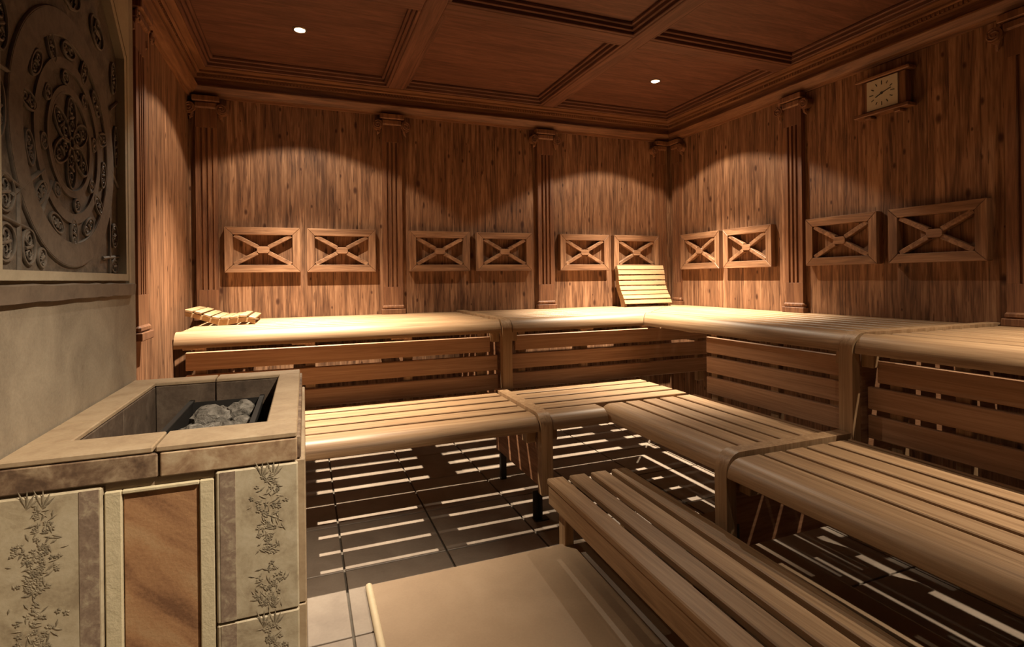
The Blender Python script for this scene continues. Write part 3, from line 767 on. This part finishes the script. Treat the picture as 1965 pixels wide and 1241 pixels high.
# flower tiles
def flowers(par, x0, x1, z0, z1, yf, seed):
    rn = random.Random(seed); bm = bmesh.new()
    xc, w2, h = (x0 + x1) / 2, (x1 - x0) / 2, z1 - z0
    def petal(x, z, a, ln, wd_):
        d = Vector((math.cos(a), 0, math.sin(a))); s = Vector((-math.sin(a), 0, math.cos(a)))
        c = Vector((x, yf - .0005, z)); up_ = Vector((0, -1, 0))
        b0 = bm.verts.new(c); t_ = bm.verts.new(c + d * ln)
        l = bm.verts.new(c + d * ln * .5 + s * wd_); r_ = bm.verts.new(c + d * ln * .5 - s * wd_)
        m_ = bm.verts.new(c + d * ln * .5 + up_ * .0007)
        for f in ((b0, l, m_), (l, t_, m_), (t_, r_, m_), (r_, b0, m_)): bm.faces.new(f)
    for i in range(190):
        t_ = rn.random()
        if .60 < t_ < .67: continue
        env = .85 * math.sin(math.pi * min(1, max(0, (t_ if t_ < .63 else (t_ - .63) / .37 * .9 + .05) / (.63 if t_ < .63 else 1)))) ** .6
        x = xc + w2 * .12 * math.sin(t_ * 7) + rn.gauss(0, .42) * w2 * env; z = z1 - h * (.03 + .94 * t_)
        if not (x0 < x < x1): continue
        if rn.random() < .42:
            for k in range(5): petal(x, z, k * 1.2566 + rn.random(), rn.uniform(.0045, .0075), .0022)
        else: petal(x, z, rn.uniform(-.6, .9) + math.pi * rn.choice((.5, .2, -.3, 1)), rn.uniform(.009, .020), rn.uniform(.0012, .0024))
    for (tx, tz, sg) in ((.2, .985, 1), (-.25, .99, -1), (-.3, .02, 1), (.1, .0, 1)):
        x, z = xc + tx * w2, z0 + tz * h * .94 + .004
        for q in range(4): petal(x, z, math.pi * (.25 + .12 * q), .026 + .004 * q, .0022)
    o = obj('floral_relief', finish(bm, 'floral', 'flower_green'), par)
    return o
def flower_tile(x0, x1, z0, z1, band, y=Y0 + .004, seed=1):
    o = box('flower_tile', x0, x1, y, y + .014, z0, z1, 'flower_tile', sv, .003)
    w_ = x1 - x0
    b0, b1 = (x0 + .05 * w_, x0 + .23 * w_) if band == 'l' else (x1 - .22 * w_, x1 - .03 * w_)
    p_ = link('colour_band', boxmesh(b1 - b0, .0012, (z1 - z0) * .985, 'purple_band', 0), o, ((b0 + b1) / 2 - BASE[o.name][0], y - .0003 - BASE[o.name][1], 0))
    f0, f1 = (x0 + .32 * w_, x1 - .06 * w_) if band == 'l' else (x0 + .06 * w_, x1 - .30 * w_)
    fr = flowers(o, f0, f1, z0 + .006, z1 - .006, y, seed); fr['kind'] = 'stuff'
yt = Y0 - .001
flower_tile(-3.141, X1 + .001, .4375, .7365, 'l', yt, 1)
flower_tile(-3.141, X1 + .001, .135, .4345, 'l', yt, 2)
flower_tile(X0, -3.325, .4375, .7345, 'r', yt, 3)
flower_tile(X0, -3.325, .135, .4345, 'r', yt, 4)
box('base_tile', X0, X1, yt + .004, yt + .016, .001, .132, 'brown_tile', sv, .0025)
# orange stone in its mortar surround
box('orange_panel', -3.294, -3.171, Y0 + .009, Y0 + .018, .14, .7145, 'orange_stone', sv, .001)
def surround(x0, x1, z0, z1):
    o = box('mortar_surround', x0, x1, Y0 + .003, Y0 + .0185, z0, z1, 'mortar', sv, .002)
surround(-3.323, -3.296, .14, .7235); surround(-3.1695, -3.1435, .14, .7235); surround(-3.296, -3.1695, .7155, .7235)
box('mortar_strip', -3.323, -3.143, Y0 + .010, Y0 + .0185, .7237, .7403, 'mortar_dark', sv, .001)
# right side cladding (seen almost edge-on)
for za_, zb_ in ((.7405, ZS - .0135), (.4375, .7375), (.135, .4345), (.001, .132)):
    for a, c in ((Y0 + .0135, -2.215), (-2.212, Y1)):
        box('side_tile', X1 - .012, X1 + (.007 if za_ > .7 else .015), a, c, za_, zb_, 'brown_tile' if za_ > .7 else 'rim_tile', sv, .002)
# stone cage
CX0, CX1, CY0, CY1 = -3.305, -3.105, -2.30, -1.90
cg = thing('stone_cage', 'dark metal basket holding the stones inside the heater', 'basket', ((CX0 + CX1) / 2, (CY0 + CY1) / 2, .38))
box('side_plate', CX0, CX0 + .004, CY0, CY1, .385, .735, 'cage_metal', cg, 0)
box('side_plate', CX1 - .004, CX1, CY0, CY1, .385, .735, 'cage_metal', cg, 0)
box('end_plate', CX0 + .004, CX1 - .004, CY1 - .004, CY1, .385, .735, 'cage_metal', cg, 0)
box('end_plate', CX0 + .004, CX1 - .004, CY0, CY0 + .004, .385, .735, 'cage_metal', cg, 0)
box('bottom_plate', CX0 + .004, CX1 - .004, CY0 + .004, CY1 - .004, .385, .672, 'cage_metal', cg, 0)
for x0, x1, y0, y1 in ((CX0 - .006, CX0 + .008, CY0 - .006, CY1 + .006), (CX1 - .008, CX1 + .006, CY0 - .006, CY1 + .006)):
    box('rim_bar', x0, x1, y0, y1, .7355, .742, 'cage_metal', cg, .001)
# stones
STN = [(-3.232, -2.06, .046, 'large pale rounded stone at the middle of the heater basket'), (-3.150, -1.99, .040, 'pale faceted stone at the right of the heater basket'),
       (-3.262, -1.985, .030, 'rounded stone behind the large one in the heater'), (-3.205, -1.960, .022, 'small pale stone between the two large heater stones'),
       (-3.270, -2.14, .027, 'flat stone at the front left of the heater basket'), (-3.205, -2.165, .034, 'dark stone at the front of the heater basket'),
       (-3.148, -2.09, .030, 'dark stone at the front right of the heater basket'), (-3.28, -1.935, .030, 'small dark stone in the back left of the basket'),
       (-3.14, -1.935, .030, 'small dark stone in the back right of the basket'), (-3.215, -1.93, .028, 'dark stone at the back of the heater basket'),
       (-3.26, -2.245, .044, 'grey stone at near left end of heater basket'), (-3.165, -2.235, .044, 'grey stone at near right end of heater basket')]
for i, (x, y, r_, lab) in enumerate(STN):
    x = min(max(x, CX0 + .007 + r_ * 1.22), CX1 - .007 - r_ * 1.22); y = min(max(y, CY0 + .007 + r_ * 1.2), CY1 - .007 - r_ * 1.2)
    rn = random.Random(40 + i); bm = bmesh.new()
    bmesh.ops.create_icosphere(bm, subdivisions=3, radius=1)
    off = [Vector((rn.gauss(0, 1), rn.gauss(0, 1), rn.gauss(0, 1))).normalized() for _ in range(9)]
    dist_ = [rn.uniform(.70, .92) for _ in off]
    sc = Vector((rn.uniform(.9, 1.2), rn.uniform(.9, 1.15), rn.uniform(.8, 1.0))) * r_
    for v in bm.verts:
        c = v.co.copy()
        for d, q in zip(off, dist_):
            k = c.dot(d)
            if k > q: c -= d * (k - q) * .85
        c += c.normalized() * (.07 * math.sin(7 * c.x + i) * math.cos(6 * c.y + 2 * i) + .05 * math.sin(13 * c.z + 9 * c.x + i) + rn.uniform(-.03, .03))
        v.co = Vector((c.x * sc.x, c.y * sc.y, c.z * sc.z))
    zmin = min(v.co.z for v in bm.verts)
    o = link('heater_stone', finish(bm, 'stone', 'rock', 22), None, (x, y, .672 - zmin))
    o['label'] = lab; o['category'] = 'stone'; o['group'] = 'stones in the heater basket'

# ------------------------------------------------------------------ recessed spots
LLAB = ['bright recessed ceiling spot in the left coffer above the curved pillow', 'bright recessed ceiling spot in the corner coffer above the leaning backrest',
        'recessed ceiling spot above the right bench behind the view', 'recessed ceiling spot near the heater above the camera']
for (x, y, pw, pn, aim), lab in zip(LAMPS, LLAB):
    t = thing('ceiling_spot', lab, 'ceiling light', (x, y, ZP), 0, 'recessed ceiling spots')
    bm = bmesh.new(); tube(bm, [(x + .033 * math.cos(k * math.pi / 14), y + .033 * math.sin(k * math.pi / 14), ZP - .003) for k in range(28)], .006, 8, True, .6, (0, 0, 1))
    obj('ring', finish(bm, 'ring', 'lamp_ring', 60), t)
    bm = bmesh.new(); disc(bm, (x, y, ZP - .0035), .027, .003, (0, 0, 1), 28)
    obj('bulb', finish(bm, 'bulb', 'bulb'), t)
    for nm, ang, bl, p in (('flood', 113, .14, pw), ('beam', 54 if aim else 76, 1.0, pn)):
        ld = bpy.data.lights.new('spot_' + nm, 'SPOT'); ld.energy = p; ld.color = LAMP_COL
        ld.spot_size = R(ang); ld.spot_blend = bl; ld.shadow_soft_size = .012
        lo = bpy.data.objects.new('spot_' + nm, ld); COL.objects.link(lo)
        lo.parent = t; lo.location = (0, 0, -.018)
        if aim and nm == 'beam': lo.rotation_euler = (Vector(aim) - Vector((x, y, ZP - .018))).to_track_quat('-Z', 'Y').to_euler()
